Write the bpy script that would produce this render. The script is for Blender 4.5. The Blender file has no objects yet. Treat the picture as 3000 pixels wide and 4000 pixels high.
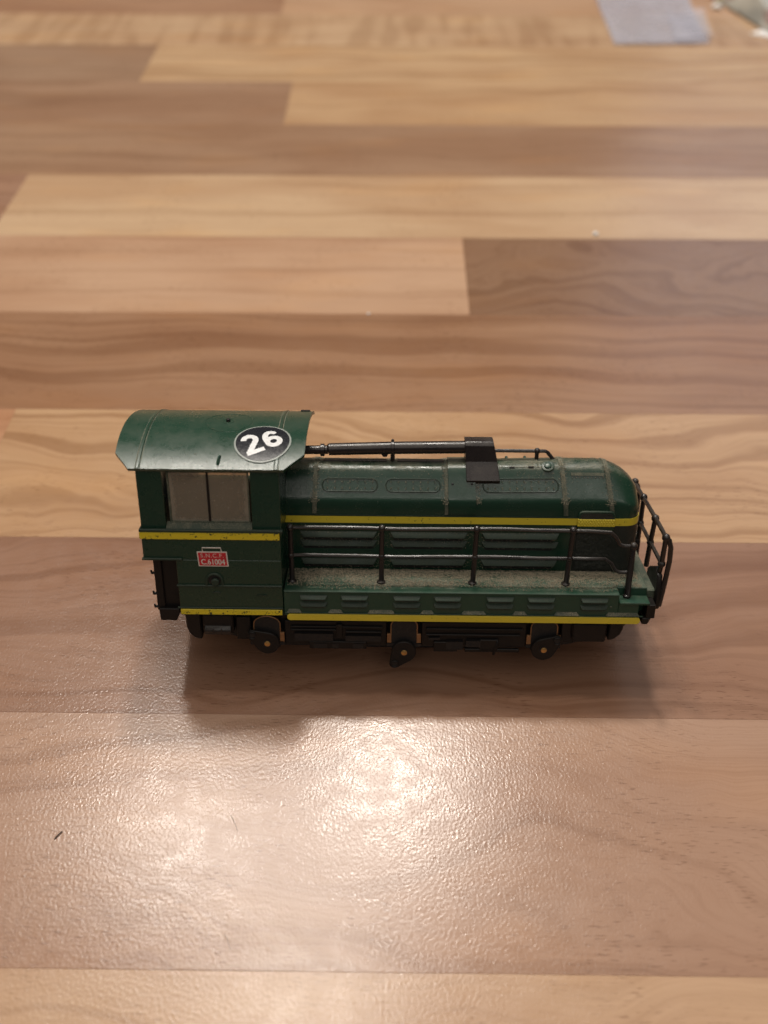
import bpy, bmesh, math, random
from mathutils import Vector, Matrix, noise
random.seed(26)
S = 0.001                                   # modelled in millimetres
scn = bpy.context.scene
col = scn.collection

# ------------------------------------------------------------------ camera
cam = bpy.data.cameras.new('camera')
camo = bpy.data.objects.new('camera', cam)
col.objects.link(camo)
cam.sensor_fit = 'VERTICAL'
cam.sensor_height = 10.0
cam.sensor_width = 7.5
cam.lens = 9.5
cam.clip_start = 0.005
cam.clip_end = 20
M = Matrix(((0.9999288117269736, -0.008534685989146898, 0.00833850186480267),
            (0.011921099340224879, 0.6847792747381167, -0.7286530259867584),
            (0.0005087915124566715, 0.7287005585452818, 0.684832269323658)))
CAM = Vector((-0.2225443966717901, -114.94964454538405, 156.96450505914189)) * S
camo.matrix_world = Matrix.Translation(CAM) @ M.to_4x4()
cam.dof.use_dof = True
cam.dof.focus_distance = 0.186
cam.dof.aperture_fstop = 9.5 / 2.6
scn.camera = camo

# ------------------------------------------------------------------ room light
w = bpy.data.worlds.new('World')
scn.world = w
w.use_nodes = True
bg = w.node_tree.nodes['Background']
bg.inputs[0].default_value = (1.0, 0.90, 0.82, 1)
bg.inputs[1].default_value = 0.07


def lamp(name, loc, watts, rad, colr):
    l = bpy.data.lights.new(name, 'POINT')
    l.energy = watts
    l.shadow_soft_size = rad
    l.color = colr
    o = bpy.data.objects.new(name, l)
    o.location = loc
    col.objects.link(o)


def mirror_lamp(px, py, h):
    """Where a ceiling lamp stands whose mirror image on the worktop is at (px, py) mm."""
    p = Vector((px * S, py * S, 0))
    d = p - CAM
    d.z = -d.z
    return p + d * (h / d.z)


lamp('ceiling_lamp', mirror_lamp(-0.5, -19, 1.5), 39.0, 0.065, (1.0, 0.93, 0.84))
lamp('ceiling_lamp', mirror_lamp(-36, -30, 1.5), 25.0, 0.065, (1.0, 0.93, 0.84))
lamp('ceiling_lamp', mirror_lamp(-12.5, -59, 1.5), 17.0, 0.065, (1.0, 0.92, 0.82))
tl = bpy.data.lights.new('strip_light', 'AREA')
tl.shape = 'RECTANGLE'
tl.size = 2.2
tl.size_y = 0.10
tl.energy = 4.5
tl.color = (1.0, 0.94, 0.86)
tlo = bpy.data.objects.new('strip_light', tl)
tlo.location = (0.1, -1.5, 1.7)
tlo.rotation_euler = (Vector((0, 0, 0)) - tlo.location).to_track_quat('-Z', 'Y').to_euler()
col.objects.link(tlo)
al = bpy.data.lights.new('window_light', 'AREA')
al.shape = 'RECTANGLE'
al.size = 0.9
al.size_y = 1.1
al.energy = 3
al.color = (0.62, 0.78, 1.0)
ao = bpy.data.objects.new('window_light', al)
ao.location = (1.0, 2.2, 1.35)
ao.rotation_euler = (Vector((0, 0, 0)) - ao.location).to_track_quat('-Z', 'Y').to_euler()
col.objects.link(ao)
# the lit white ceiling
cl_ = bpy.data.lights.new('ceiling_glow', 'AREA')
cl_.shape = 'RECTANGLE'
cl_.size = 3.0
cl_.size_y = 3.4
cl_.energy = 20
cl_.color = (1.0, 0.93, 0.85)
co_ = bpy.data.objects.new('ceiling_glow', cl_)
co_.location = (0.0, 0.3, 2.3)
co_.rotation_euler = (0, 0, 0)
col.objects.link(co_)

scn.view_settings.view_transform = 'Standard'
scn.view_settings.look = 'None'
scn.view_settings.exposure = 0.34
scn.view_settings.gamma = 1.0
scn.cycles.max_bounces = 8


# ------------------------------------------------------------------ node helpers
class NT:
    def __init__(s, name):
        s.m = bpy.data.materials.new(name)
        s.m.use_nodes = True
        s.t = s.m.node_tree
        s.t.nodes.clear()
        s.out = s.n('ShaderNodeOutputMaterial')

    def n(s, typ, **k):
        nd = s.t.nodes.new(typ)
        for a, b in k.items():
            setattr(nd, a, b)
        return nd

    def set(s, sock, v):
        if hasattr(v, 'is_output'):
            s.t.links.new(v, sock)
        else:
            sock.default_value = v

    def math(s, op, a, b=0.0, clamp=False):
        nd = s.n('ShaderNodeMath', operation=op)
        nd.use_clamp = clamp
        s.set(nd.inputs[0], a)
        s.set(nd.inputs[1], b)
        return nd.outputs[0]

    def mix(s, f, a, b, blend='MIX'):
        nd = s.n('ShaderNodeMix', data_type='RGBA', blend_type=blend)
        s.set(nd.inputs[0], f)
        s.set(nd.inputs[6], a)
        s.set(nd.inputs[7], b)
        return nd.outputs[2]

    def ramp(s, v, lo, hi, a=0.0, b=1.0):
        nd = s.n('ShaderNodeMapRange')
        nd.interpolation_type = 'SMOOTHSTEP'
        for i, x in enumerate((v, lo, hi, a, b)):
            s.set(nd.inputs[i], x)
        return nd.outputs[0]

    def noise(s, vec, scale, detail=2.0, rough=0.5, dist=0.0):
        nd = s.n('ShaderNodeTexNoise')
        s.set(nd.inputs['Vector'], vec)
        nd.inputs['Scale'].default_value = scale
        nd.inputs['Detail'].default_value = detail
        nd.inputs['Roughness'].default_value = rough
        nd.inputs['Distortion'].default_value = dist
        return nd.outputs[0]

    def vmul(s, v, m):
        nd = s.n('ShaderNodeVectorMath', operation='MULTIPLY')
        s.set(nd.inputs[0], v)
        nd.inputs[1].default_value = m
        return nd.outputs[0]

    def vadd(s, v, m):
        nd = s.n('ShaderNodeVectorMath', operation='ADD')
        s.set(nd.inputs[0], v)
        s.set(nd.inputs[1], m)
        return nd.outputs[0]

    def mm(s):
        """object coordinates in millimetres"""
        tc = s.n('ShaderNodeTexCoord')
        return s.vmul(tc.outputs['Object'], (1000, 1000, 1000))

    def principled(s, colr, rough, metal=0.0, spec=0.5, normal=None, coat=0.0, alpha=None):
        p = s.n('ShaderNodeBsdfPrincipled')
        s.set(p.inputs['Base Color'], colr)
        s.set(p.inputs['Roughness'], rough)
        p.inputs['Metallic'].default_value = metal
        p.inputs['Specular IOR Level'].default_value = spec
        p.inputs['Coat Weight'].default_value = coat
        if normal is not None:
            s.set(p.inputs['Normal'], normal)
        if alpha is not None:
            s.set(p.inputs['Alpha'], alpha)
        return p.outputs[0]

    def bump(s, h, dist, strength=1.0):
        b = s.n('ShaderNodeBump')
        b.inputs['Strength'].default_value = strength
        b.inputs['Distance'].default_value = dist
        s.set(b.inputs['Height'], h)
        return b.outputs[0]

    def done(s, sh):
        s.t.links.new(sh, s.out.inputs[0])
        return s.m


def c4(r, g, b):
    return (r, g, b, 1)


# ------------------------------------------------------------------ materials
def wood_material():
    t = NT('printed_wood_laminate')
    oi = t.n('ShaderNodeObjectInfo')
    base = oi.outputs['Color']
    amp = t.n('ShaderNodeAttribute', attribute_type='OBJECT', attribute_name='grain_contrast').outputs['Fac']
    wav = t.n('ShaderNodeAttribute', attribute_type='OBJECT', attribute_name='grain_wave').outputs['Fac']
    p0 = t.mm()
    shift = t.n('ShaderNodeCombineXYZ')
    t.set(shift.inputs[0], t.math('MULTIPLY', oi.outputs['Random'], 900.0))
    t.set(shift.inputs[1], t.math('MULTIPLY', oi.outputs['Random'], 3100.0))
    p = t.vadd(p0, shift.outputs[0])
    # slow waves that bend the grain lines
    big = t.math('SUBTRACT', t.noise(t.vmul(p, (0.017, 0.026, 0)), 1.0, 1.5), 0.5)
    small = t.math('SUBTRACT', t.noise(t.vmul(p, (0.06, 0.05, 0)), 1.0, 2.0), 0.5)
    wob = t.math('ADD', t.math('MULTIPLY', t.math('MULTIPLY', big, wav), 95.0), t.math('MULTIPLY', small, t.math('MULTIPLY', wav, 12.0)))
    sx = t.n('ShaderNodeSeparateXYZ')
    t.set(sx.inputs[0], p)
    y2 = t.math('ADD', sx.outputs[1], wob)
    q = t.n('ShaderNodeCombineXYZ')
    t.set(q.inputs[0], sx.outputs[0])
    t.set(q.inputs[1], y2)
    q = q.outputs[0]
    rings = t.noise(t.vmul(q, (0.004, 0.16, 0)), 1.0, 2.0, 0.55)
    late = t.ramp(rings, 0.5, 0.62)                      # darker late wood lines
    late2 = t.ramp(t.noise(t.vmul(q, (0.006, 0.42, 0)), 1.0, 2.0, 0.6), 0.52, 0.66)
    fibre = t.noise(t.vmul(q, (0.05, 1.7, 0)), 1.0, 3.0, 0.65)
    pore = t.ramp(t.noise(t.vmul(p, (0.38, 2.6, 0)), 1.0, 1.5, 0.55), 0.58, 0.70)
    porez = t.ramp(t.noise(t.vmul(p, (0.05, 0.06, 0)), 1.0, 2.0), 0.42, 0.62)
    patch = t.noise(t.vmul(p, (0.014, 0.035, 0)), 1.0, 2.0)
    patch2 = t.noise(t.vmul(p, (0.02, 0.06, 5.0)), 1.0, 2.0)
    c = t.mix(t.ramp(patch, 0.35, 0.68), base, t.mix(1.0, base, c4(0.87, 0.81, 0.77), 'MULTIPLY'))
    c = t.mix(t.math('MULTIPLY', t.ramp(patch2, 0.5, 0.75), 0.55), c, t.mix(1.0, c, c4(1.10, 1.03, 0.90), 'MULTIPLY'))
    dark = t.mix(1.0, c, c4(0.60, 0.51, 0.44), 'MULTIPLY')
    c = t.mix(t.math('MULTIPLY', late, t.math('MULTIPLY', amp, 0.62), True), c, dark)
    c = t.mix(t.math('MULTIPLY', late2, t.math('MULTIPLY', amp, 0.30), True), c, dark)
    c = t.mix(t.math('MULTIPLY', t.ramp(fibre, 0.42, 0.70), 0.20), c, dark)
    c = t.mix(t.math('MULTIPLY', t.math('MULTIPLY', pore, porez), 0.55), c, t.mix(1.0, c, c4(0.42, 0.33, 0.28), 'MULTIPLY'))
    fig = t.n('ShaderNodeAttribute', attribute_type='OBJECT', attribute_name='cross_figure').outputs['Fac']
    cross = t.ramp(t.noise(t.vmul(p, (0.13, 0.018, 0)), 1.0, 1.5), 0.40, 0.62)
    c = t.mix(t.math('MULTIPLY', t.math('MULTIPLY', cross, fig), 0.45), c, dark)
    # pressed-in laminate texture: small pebbles, slightly longer along the grain
    geo = t.n('ShaderNodeNewGeometry')
    wp = t.vmul(geo.outputs['Position'], (1000, 1000, 1000))
    peb = t.noise(t.vmul(wp, (2.0, 1.75, 1)), 1.0, 1.5, 0.5, 0.3)
    peb2 = t.noise(t.vmul(wp, (0.22, 0.30, 1)), 1.0, 1.0)
    h = t.math('ADD', t.math('MULTIPLY', peb, 1.0), t.math('MULTIPLY', peb2, 0.12))
    nrm = t.bump(h, 0.000038, 1.0)
    rough = t.ramp(peb2, 0.3, 0.7, 0.21, 0.26)
    return t.done(t.principled(c, rough, spec=0.36, normal=nrm))


def dusty(name, colr, rough, dust_amt, dustc=c4(0.33, 0.29, 0.21), spec=0.5, coat=0.0, bump=0.00002, wear=None, metal=0.0, lo=0.35, hi=0.95, rub=None):
    """Paint or plastic with dust lying on whatever faces up."""
    t = NT(name)
    p = t.mm()
    geo = t.n('ShaderNodeNewGeometry')
    sx = t.n('ShaderNodeSeparateXYZ')
    t.set(sx.inputs[0], geo.outputs['Normal'])
    up = t.ramp(sx.outputs[2], lo, hi)
    n1 = t.noise(p, 0.22, 4.0, 0.68)
    n2 = t.noise(p, 3.2, 3.0, 0.7)
    n3 = t.noise(t.vmul(p, (1, 1, 1)), 6.5, 1.0, 0.5)
    film = t.math('MULTIPLY', t.math('MULTIPLY', up, t.ramp(n1, 0.25, 0.85)), dust_amt, True)
    specks = t.math('MULTIPLY', t.ramp(n3, 0.69, 0.76), t.ramp(n1, 0.40, 0.65))
    if rub:
        sp = t.n('ShaderNodeSeparateXYZ')
        t.set(sp.inputs[0], p)
        edge = t.math('ADD', sp.outputs[1], t.math('MULTIPLY', t.math('SUBTRACT', n1, 0.5), 3.5))
        film = t.math('MULTIPLY', film, t.ramp(edge, rub[0], rub[1], 0.22, 1.0))
    grain = t.math('MULTIPLY', film, t.ramp(t.noise(p, 5.5, 3.0, 0.75), 0.36, 0.66, 0.12, 1.25))
    f = t.math('MAXIMUM', grain, t.math('MULTIPLY', specks, min(0.5, dust_amt * 0.7)))
    base = t.mix(t.math('MULTIPLY', n1, 0.5), colr, tuple(x * 0.75 for x in colr[:3]) + (1,))
    if wear:
        chip = t.ramp(t.noise(p, 1.15, 4.0, 0.75), wear[0], wear[0] + 0.035)
        base = t.mix(chip, base, wear[1])
    cc = t.mix(f, base, dustc)
    r = t.math('ADD', t.math('MULTIPLY', f, 0.5), t.ramp(n1, 0.3, 0.7, rough * 0.85, rough * 1.2), True)
    nrm = t.bump(t.math('ADD', n2, t.math('MULTIPLY', f, 1.5)), bump)
    return t.done(t.principled(cc, r, metal=metal, spec=spec, normal=nrm, coat=coat))


def plain(name, colr, rough, metal=0.0, spec=0.5):
    t = NT(name)
    n = t.noise(t.mm(), 1.6, 3.0, 0.6)
    cc = t.mix(t.ramp(n, 0.3, 0.7), colr, tuple(x * 0.78 for x in colr[:3]) + (1,))
    return t.done(t.principled(cc, t.ramp(n, 0.3, 0.7, rough * 0.85, rough * 1.15), metal=metal, spec=spec))


WOOD = wood_material()
GREEN = dusty('dark_green_paint', c4(0.0085, 0.037, 0.021), 0.28, 0.26, spec=0.5, coat=0.0)
HOODG = dusty('hood_green_paint', c4(0.0085, 0.037, 0.021), 0.24, 0.75, lo=0.74, hi=1.0)
GREEN_ROOF = dusty('roof_green_paint', c4(0.011, 0.045, 0.026), 0.29, 0.09, spec=0.5)
GREEN_DECK = dusty('dusty_walkway_green', c4(0.012, 0.050, 0.029), 0.42, 1.0, lo=0.2, hi=0.8, dustc=c4(0.24, 0.205, 0.15), rub=(-13.4, -11.2))
GREEN_LOUV = dusty('louvre_green_paint', c4(0.007, 0.026, 0.015), 0.55, 0.16, lo=0.0, hi=0.9)
SEAM = dusty('dust_filled_seam', c4(0.022, 0.046, 0.030), 0.6, 0.95, lo=-0.4, hi=0.5)
YELLOW = dusty('yellow_lining', c4(0.66, 0.53, 0.035), 0.42, 0.25, wear=(0.64, c4(0.02, 0.03, 0.015)), dustc=c4(0.36, 0.31, 0.2))
YELLOW_CHIP = dusty('chipped_yellow_lining', c4(0.70, 0.56, 0.02), 0.40, 0.15, wear=(0.575, c4(0.02, 0.03, 0.012)))
BLACK = dusty('black_plastic', c4(0.013, 0.010, 0.010), 0.30, 0.38, dustc=c4(0.2, 0.17, 0.13))
PIPE = dusty('brown_black_plastic', c4(0.016, 0.011, 0.011), 0.27, 0.30, dustc=c4(0.2, 0.17, 0.13))
GRILLE = dusty('black_radiator', c4(0.008, 0.012, 0.009), 0.5, 0.28, bump=0.00012, dustc=c4(0.2, 0.18, 0.14), lo=-0.3)
FRAME = dusty('dark_underframe', c4(0.007, 0.0055, 0.005), 0.45, 0.15, spec=0.3, dustc=c4(0.12, 0.10, 0.08))
VOID = plain('black_plastic_and_louvre_shade', c4(0.006, 0.005, 0.005), 0.6)  # black plastic parts, and the shade painted beneath the louvres
BRASS = plain('dull_brass', c4(0.55, 0.33, 0.12), 0.38, metal=0.85)
COPPER = plain('bearing_copper', c4(0.28, 0.15, 0.07), 0.45, metal=0.5)
RED = plain('red_print', c4(0.56, 0.016, 0.028), 0.5)
SILVER = plain('pale_print', c4(0.72, 0.66, 0.60), 0.5)
FADED = plain('faded_pale_print', c4(0.66, 0.42, 0.38), 0.55)
STICK = plain('black_vinyl', c4(0.012, 0.013, 0.018), 0.26)
STICKW = plain('white_vinyl', c4(0.80, 0.80, 0.80), 0.35)
STICKE = plain('grey_sticker_edge', c4(0.30, 0.33, 0.30), 0.4)
INSIDE = plain('brown_cab_inside', c4(0.26, 0.22, 0.17), 0.7)
DUST = plain('grey_beige_dust', c4(0.30, 0.26, 0.19), 0.95, spec=0.1)


def glass_material():
    t = NT('grimy_clear_plastic')
    p = t.mm()
    n = t.noise(p, 0.45, 4.0, 0.65)
    tr = t.n('ShaderNodeBsdfTransparent')
    tr.inputs[0].default_value = c4(0.80, 0.72, 0.62)
    d = t.principled(t.mix(n, c4(0.38, 0.34, 0.27), c4(0.45, 0.40, 0.32)), 0.16, spec=0.5)
    mx = t.n('ShaderNodeMixShader')
    sx = t.n('ShaderNodeSeparateXYZ')
    t.set(sx.inputs[0], p)
    # grime gathers along the edges of the pane (pane centre at x -33.25, z 36.7 from the base point)
    ex = t.math('ABSOLUTE', t.math('ADD', sx.outputs[0], 33.25))
    ez = t.math('ABSOLUTE', t.math('ADD', sx.outputs[2], -36.7))
    edge = t.math('MAXIMUM', t.ramp(t.math('ADD', ex, t.math('MULTIPLY', n, 1.5)), 6.6, 7.9), t.ramp(t.math('ADD', ez, t.math('MULTIPLY', n, 1.5)), 4.6, 5.8))
    fine = t.ramp(t.noise(p, 2.6, 3.0, 0.7), 0.5, 0.75, 0.0, 0.10)
    t.set(mx.inputs[0], t.math('ADD', t.math('ADD', 0.34, fine), t.math('MULTIPLY', edge, 0.22), True))
    t.set(mx.inputs[1], tr.outputs[0])
    t.set(mx.inputs[2], d)
    return t.done(mx.outputs[0])


def sleeve_material():
    t = NT('milky_clear_film')
    p = t.mm()
    n = t.noise(p, 0.05, 3.0, 0.6)
    tr = t.n('ShaderNodeBsdfTransparent')
    tr.inputs[0].default_value = c4(0.90, 0.92, 0.96)
    d = t.principled(c4(0.62, 0.60, 0.66), 0.4, spec=0.6)
    mx = t.n('ShaderNodeMixShader')
    t.set(mx.inputs[0], t.ramp(n, 0.2, 0.8, 0.24, 0.38))
    t.set(mx.inputs[1], tr.outputs[0])
    t.set(mx.inputs[2], d)
    return t.done(mx.outputs[0])


def packet_material():
    t = NT('printed_packet_foil')
    p = t.mm()
    n = t.noise(p, 0.05, 3.0, 0.6)
    c = t.mix(t.ramp(n, 0.40, 0.62), c4(0.26, 0.25, 0.22), c4(0.42, 0.39, 0.33))
    c = t.mix(t.ramp(t.noise(p, 0.035, 1.0), 0.56, 0.64), c, c4(0.40, 0.33, 0.12))
    c = t.mix(t.ramp(t.noise(t.vadd(p, (70, 20, 0)), 0.04, 1.0), 0.60, 0.66), c, c4(0.16, 0.055, 0.035))
    return t.done(t.principled(c, 0.35, spec=0.5))


GLASS = glass_material()
SLEEVE = sleeve_material()
PACKET = packet_material()
PAPER = plain('white_paper', c4(0.78, 0.76, 0.74), 0.8)
FIBRE = plain('dark_fibre', c4(0.07, 0.045, 0.035), 0.7)
HAIR = plain('grey_brown_hair', c4(0.17, 0.13, 0.10), 0.5)


# ------------------------------------------------------------------ mesh builder (millimetres)
P0 = Vector((46, 14.5, 2.2))                # base point of the locomotive in its own measuring frame


class MB:
    def __init__(s):
        s.v, s.f = [], []

    def add(s, vs, fs):
        k = len(s.v)
        s.v += [tuple(v) for v in vs]
        s.f += [tuple(i + k for i in f) for f in fs]
        return s

    def box(s, x0, x1, y0, y1, z0, z1):
        return s.add([(x, y, z) for x in (x0, x1) for y in (y0, y1) for z in (z0, z1)],
                     [(0, 1, 3, 2), (4, 6, 7, 5), (0, 4, 5, 1), (2, 3, 7, 6), (0, 2, 6, 4), (1, 5, 7, 3)])

    def prism(s, poly, axis, a, b):
        """extrude a polygon along an axis: for Y the polygon is (x, z), for X (y, z), for Z (x, y)"""
        def P(u, v, t):
            return {'X': (t, u, v), 'Y': (u, t, v), 'Z': (u, v, t)}[axis]
        n = len(poly)
        vs = [P(u, v, a) for u, v in poly] + [P(u, v, b) for u, v in poly]
        fs = [tuple(range(n)), tuple(range(2 * n - 1, n - 1, -1))]
        fs += [(i, i + n, (i + 1) % n + n, (i + 1) % n) for i in range(n)]
        return s.add(vs, fs)

    def tube(s, pts, r, n=10, caps=True):
        pts = [Vector(p) for p in pts]
        rs = r if isinstance(r, (list, tuple)) else [r] * len(pts)
        rings = []
        prev = None
        for i, p in enumerate(pts):
            d = (pts[min(i + 1, len(pts) - 1)] - pts[max(i - 1, 0)]).normalized()
            if prev is None:
                a = Vector((0, 0, 1)) if abs(d.z) < 0.9 else Vector((1, 0, 0))
                prev = d.cross(a).normalized()
            prev = (prev - d * prev.dot(d)).normalized()
            b = d.cross(prev)
            rings.append([p + (prev * math.cos(2 * math.pi * k / n) + b * math.sin(2 * math.pi * k / n)) * rs[i] for k in range(n)])
        vs = [v for rg in rings for v in rg]
        fs = []
        for i in range(len(pts) - 1):
            for k in range(n):
                fs.append((i * n + k, i * n + (k + 1) % n, (i + 1) * n + (k + 1) % n, (i + 1) * n + k))
        if caps:
            fs += [tuple(range(n - 1, -1, -1)), tuple((len(pts) - 1) * n + k for k in range(n))]
        return s.add(vs, fs)

    def ball(s, c, r, n=12, m=8):
        c = Vector(c)
        vs = [c + Vector((0, 0, r))]
        for i in range(1, m):
            a = math.pi * i / m
            vs += [c + Vector((math.sin(a) * math.cos(2 * math.pi * k / n), math.sin(a) * math.sin(2 * math.pi * k / n), math.cos(a))) * r for k in range(n)]
        vs.append(c - Vector((0, 0, r)))
        fs = [(0, 1 + k, 1 + (k + 1) % n) for k in range(n)]
        for i in range(m - 2):
            fs += [(1 + i * n + k, 1 + (i + 1) * n + k, 1 + (i + 1) * n + (k + 1) % n, 1 + i * n + (k + 1) % n) for k in range(n)]
        e = len(vs) - 1
        fs += [(e, 1 + (m - 2) * n + (k + 1) % n, 1 + (m - 2) * n + k) for k in range(n)]
        return s.add(vs, fs)

    def disc(s, c, axis, r, t, n=28):
        """short cylinder centred on c"""
        a = {'X': Vector((1, 0, 0)), 'Y': Vector((0, 1, 0)), 'Z': Vector((0, 0, 1))}[axis] * t / 2
        c = Vector(c)
        return s.tube([c - a, c + a], r, n)

    def grid(s, rows, flip=False, close=False):
        k = len(rows[0])
        vs = [p for r in rows for p in r]
        fs = []
        for i in range(len(rows) - 1):
            for j in range(k if close else k - 1):
                q = (i * k + j, i * k + (j + 1) % k, (i + 1) * k + (j + 1) % k, (i + 1) * k + j)
                fs.append(q[::-1] if flip else q)
        return s.add(vs, fs)

    def build(s, name, mat, parent, bevel=0.0, seg=1, angle=35, origin=P0, kind=None, label=None):
        me = bpy.data.meshes.new(name)
        o3 = Vector(origin)
        me.from_pydata([tuple((Vector(v) - o3) * S) for v in s.v], [], s.f)
        bm = bmesh.new()
        bm.from_mesh(me)
        bmesh.ops.recalc_face_normals(bm, faces=bm.faces)
        if bevel:
            es = [e for e in bm.edges if len(e.link_faces) == 2 and e.calc_face_angle(0) > math.radians(30)]
            bmesh.ops.bevel(bm, geom=es, offset=bevel * S, segments=seg, affect='EDGES', profile=0.6, clamp_overlap=True)
        bm.to_mesh(me)
        bm.free()
        for p in me.polygons:
            p.use_smooth = True
        me.set_sharp_from_angle(angle=math.radians(angle))
        me.materials.append(mat)
        ob = bpy.data.objects.new(name, me)
        col.objects.link(ob)
        ob.parent = parent
        if kind:
            ob['kind'] = kind
        if label:
            ob['label'] = label
        return ob


def rounded(x0, x1, z0, z1, r, n=5):
    pts = []
    for cx, cz, a0 in ((x1 - r, z1 - r, 0), (x0 + r, z1 - r, 90), (x0 + r, z0 + r, 180), (x1 - r, z0 + r, 270)):
        for i in range(n + 1):
            a = math.radians(a0 + 90 * i / n)
            pts.append((cx + r * math.cos(a), cz + r * math.sin(a)))
    return pts


def empty(name, loc, rot=(0, 0, 0)):
    o = bpy.data.objects.new(name, None)
    o.empty_display_size = 0.01
    o.location = loc
    o.rotation_euler = rot
    col.objects.link(o)
    return o


def tag(o, label=None, cat=None, group=None, kind=None):
    for k, v in (('label', label), ('category', cat), ('group', group), ('kind', kind)):
        if v:
            o[k] = v
    return o


def text_mesh(body, size, bold=0.0, spacing=1.0, xs=1.0):
    """letters as flat triangles: list of 2D points and faces, centred on 0, 0"""
    cu = bpy.data.curves.new('lettering', 'FONT')
    cu.body = body
    cu.size = size
    cu.align_x = 'CENTER'
    cu.offset = bold
    cu.space_character = spacing
    cu.resolution_u = 6
    ob = bpy.data.objects.new('lettering', cu)
    col.objects.link(ob)
    dg = bpy.context.evaluated_depsgraph_get()
    me = bpy.data.meshes.new_from_object(ob.evaluated_get(dg))
    vs = [v.co.copy() for v in me.vertices]
    fs = [tuple(p.vertices) for p in me.polygons]
    bpy.data.objects.remove(ob)
    bpy.data.curves.remove(cu)
    bpy.data.meshes.remove(me)
    y0, y1 = min(v.y for v in vs), max(v.y for v in vs)
    x0, x1 = min(v.x for v in vs), max(v.x for v in vs)
    vs = [Vector(((v.x - (x0 + x1) / 2) * xs, v.y - (y0 + y1) / 2, 0)) for v in vs]
    return vs, fs


# ------------------------------------------------------------------ the worktop: staves of printed laminate
PITCH = 48.05
top = empty('worktop', (0, 0, 0))
tag(top, 'light and dark wooden staves of a butcher block worktop under the toy locomotive', None, None, 'structure')


def lin(r, g, b):
    def f(x):
        x /= 255
        return x / 12.92 if x <= 0.04045 else ((x + 0.055) / 1.055) ** 2.4
    return f(r), f(g), f(b)


WOODK = 0.80
# row: list of (x end, displayed colour, grain contrast, grain wave)
ROWS = {
    -3: [(-130, (196, 156, 122), .5, .3), (90, (176, 134, 104), .6, .4), (900, (200, 160, 125), .5, .3)],
    -2: [(-200, (176, 134, 104), .6, .4), (140, (200, 160, 126), .5, .25), (900, (184, 144, 112), .6, .3)],
    -1: [(-95, (206, 164, 124), .5, .3), (900, (180, 141, 117), .6, .6)],
    0: [(-160, (196, 156, 122), .5, .3), (230, (160, 119, 95), .75, .3), (900, (200, 160, 125), .5, .3)],
    1: [(-100.3, (198, 148, 112), .5, .3), (200, (201, 160, 120), 1.0, .42), (900, (170, 128, 100), .6, .5)],
    2: [(-190, (200, 160, 125), .5, .3), (250, (168, 126, 95), .85, .18), (900, (200, 160, 125), .5, .3)],
    3: [(22.6, (203, 163, 132), .45, .12), (240, (150, 113, 86), .8, 1.1), (900, (200, 160, 125), .5, .3)],
    4: [(-137, (168, 128, 104), .6, .3), (260, (209, 174, 138), .55, .15), (900, (176, 134, 104), .6, .3)],
    5: [(-200, (200, 160, 125), .5, .3), (300, (168, 131, 103), .55, .2), (900, (200, 160, 125), .5, .3)],
    6: [(-46, (168, 131, 104), .7, .2), (250, (199, 160, 120), .5, .2), (900, (176, 134, 104), .5, .3)],
    7: [(-114.5, (166, 132, 106), .5, .2), (270, (205, 168, 128), .8, .2), (900, (176, 134, 104), .5, .3)],
    8: [(-300, (176, 134, 104), .5, .3), (320, (204, 168, 132), .4, .3), (900, (176, 134, 104), .5, .3)],
    9: [(-60, (176, 134, 104), .6, .4), (200, (200, 160, 126), .5, .25), (900, (184, 144, 112), .6, .3)],
    10: [(-180, (200, 160, 126), .5, .25), (120, (176, 134, 104), .6, .4), (900, (204, 168, 132), .6, .3)],
    11: [(40, (190, 150, 116), .5, .25), (900, (176, 134, 104), .6, .4)],
}
for r, cells in ROWS.items():
    y0 = -5.25 + PITCH * (r - 0)
    x0 = -900.0
    for xe, c, amp, wv in cells:
        xa, xb, ya, yb = x0 + 0.008, xe - 0.008, y0 + 0.008, y0 + PITCH - 0.008
        e = 0.035
        cx, cy = (xa + xb) / 2, (ya + yb) / 2
        mb = MB()
        lo, up = [], []
        mb.grid([[(xa, ya, -9), (xb, ya, -9), (xb, yb, -9), (xa, yb, -9)],
                 [(xa, ya, -e), (xb, ya, -e), (xb, yb, -e), (xa, yb, -e)],
                 [(xa + e, ya + e, 0), (xb - e, ya + e, 0), (xb - e, yb - e, 0), (xa + e, yb - e, 0)]], close=True)
        mb.add([(xa + e, ya + e, 0), (xb - e, ya + e, 0), (xb - e, yb - e, 0), (xa + e, yb - e, 0)], [(0, 1, 2, 3)])
        o = mb.build('plank', WOOD, top, origin=(cx, cy, 0), angle=20)
        o.location = (cx * S, cy * S, 0)
        l = lin(*c)
        lum = 0.30 * l[0] + 0.58 * l[1] + 0.12 * l[2]
        l = tuple((v + (lum - v) * 0.10) * k for v, k in zip(l, (1.0, 0.995, 0.955)))
        o.color = (l[0] * WOODK, l[1] * WOODK, l[2] * WOODK, 1)
        o['grain_contrast'] = float(amp)
        o['grain_wave'] = float(wv)
        o['cross_figure'] = 1.0 if (r == 8 and xa < 0 < xb) else 0.0
        x0 = xe
MB().box(-901, 901, -150, 572, -30, -9.05).build('core_board', INSIDE, top, origin=(0, 0, 0))

# ------------------------------------------------------------------ the locomotive
TR, TY = 0.3168, 0.0031                     # it leans back on its far wheels
TO = Vector((46, 0, -2.4992))
Rt = Matrix.Rotation(-TY, 3, 'Z') @ Matrix.Rotation(-TR, 3, 'X')
loco = empty('toy_locomotive', Rt @ (P0 - TO) * S, Rt.to_euler())
tag(loco, 'dusty dark green toy diesel shunter with yellow stripes and a 26 sticker on its roof', 'toy locomotive')
YC = 14.5


def both(mb_fn):
    mb_fn(lambda y: y)


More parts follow.
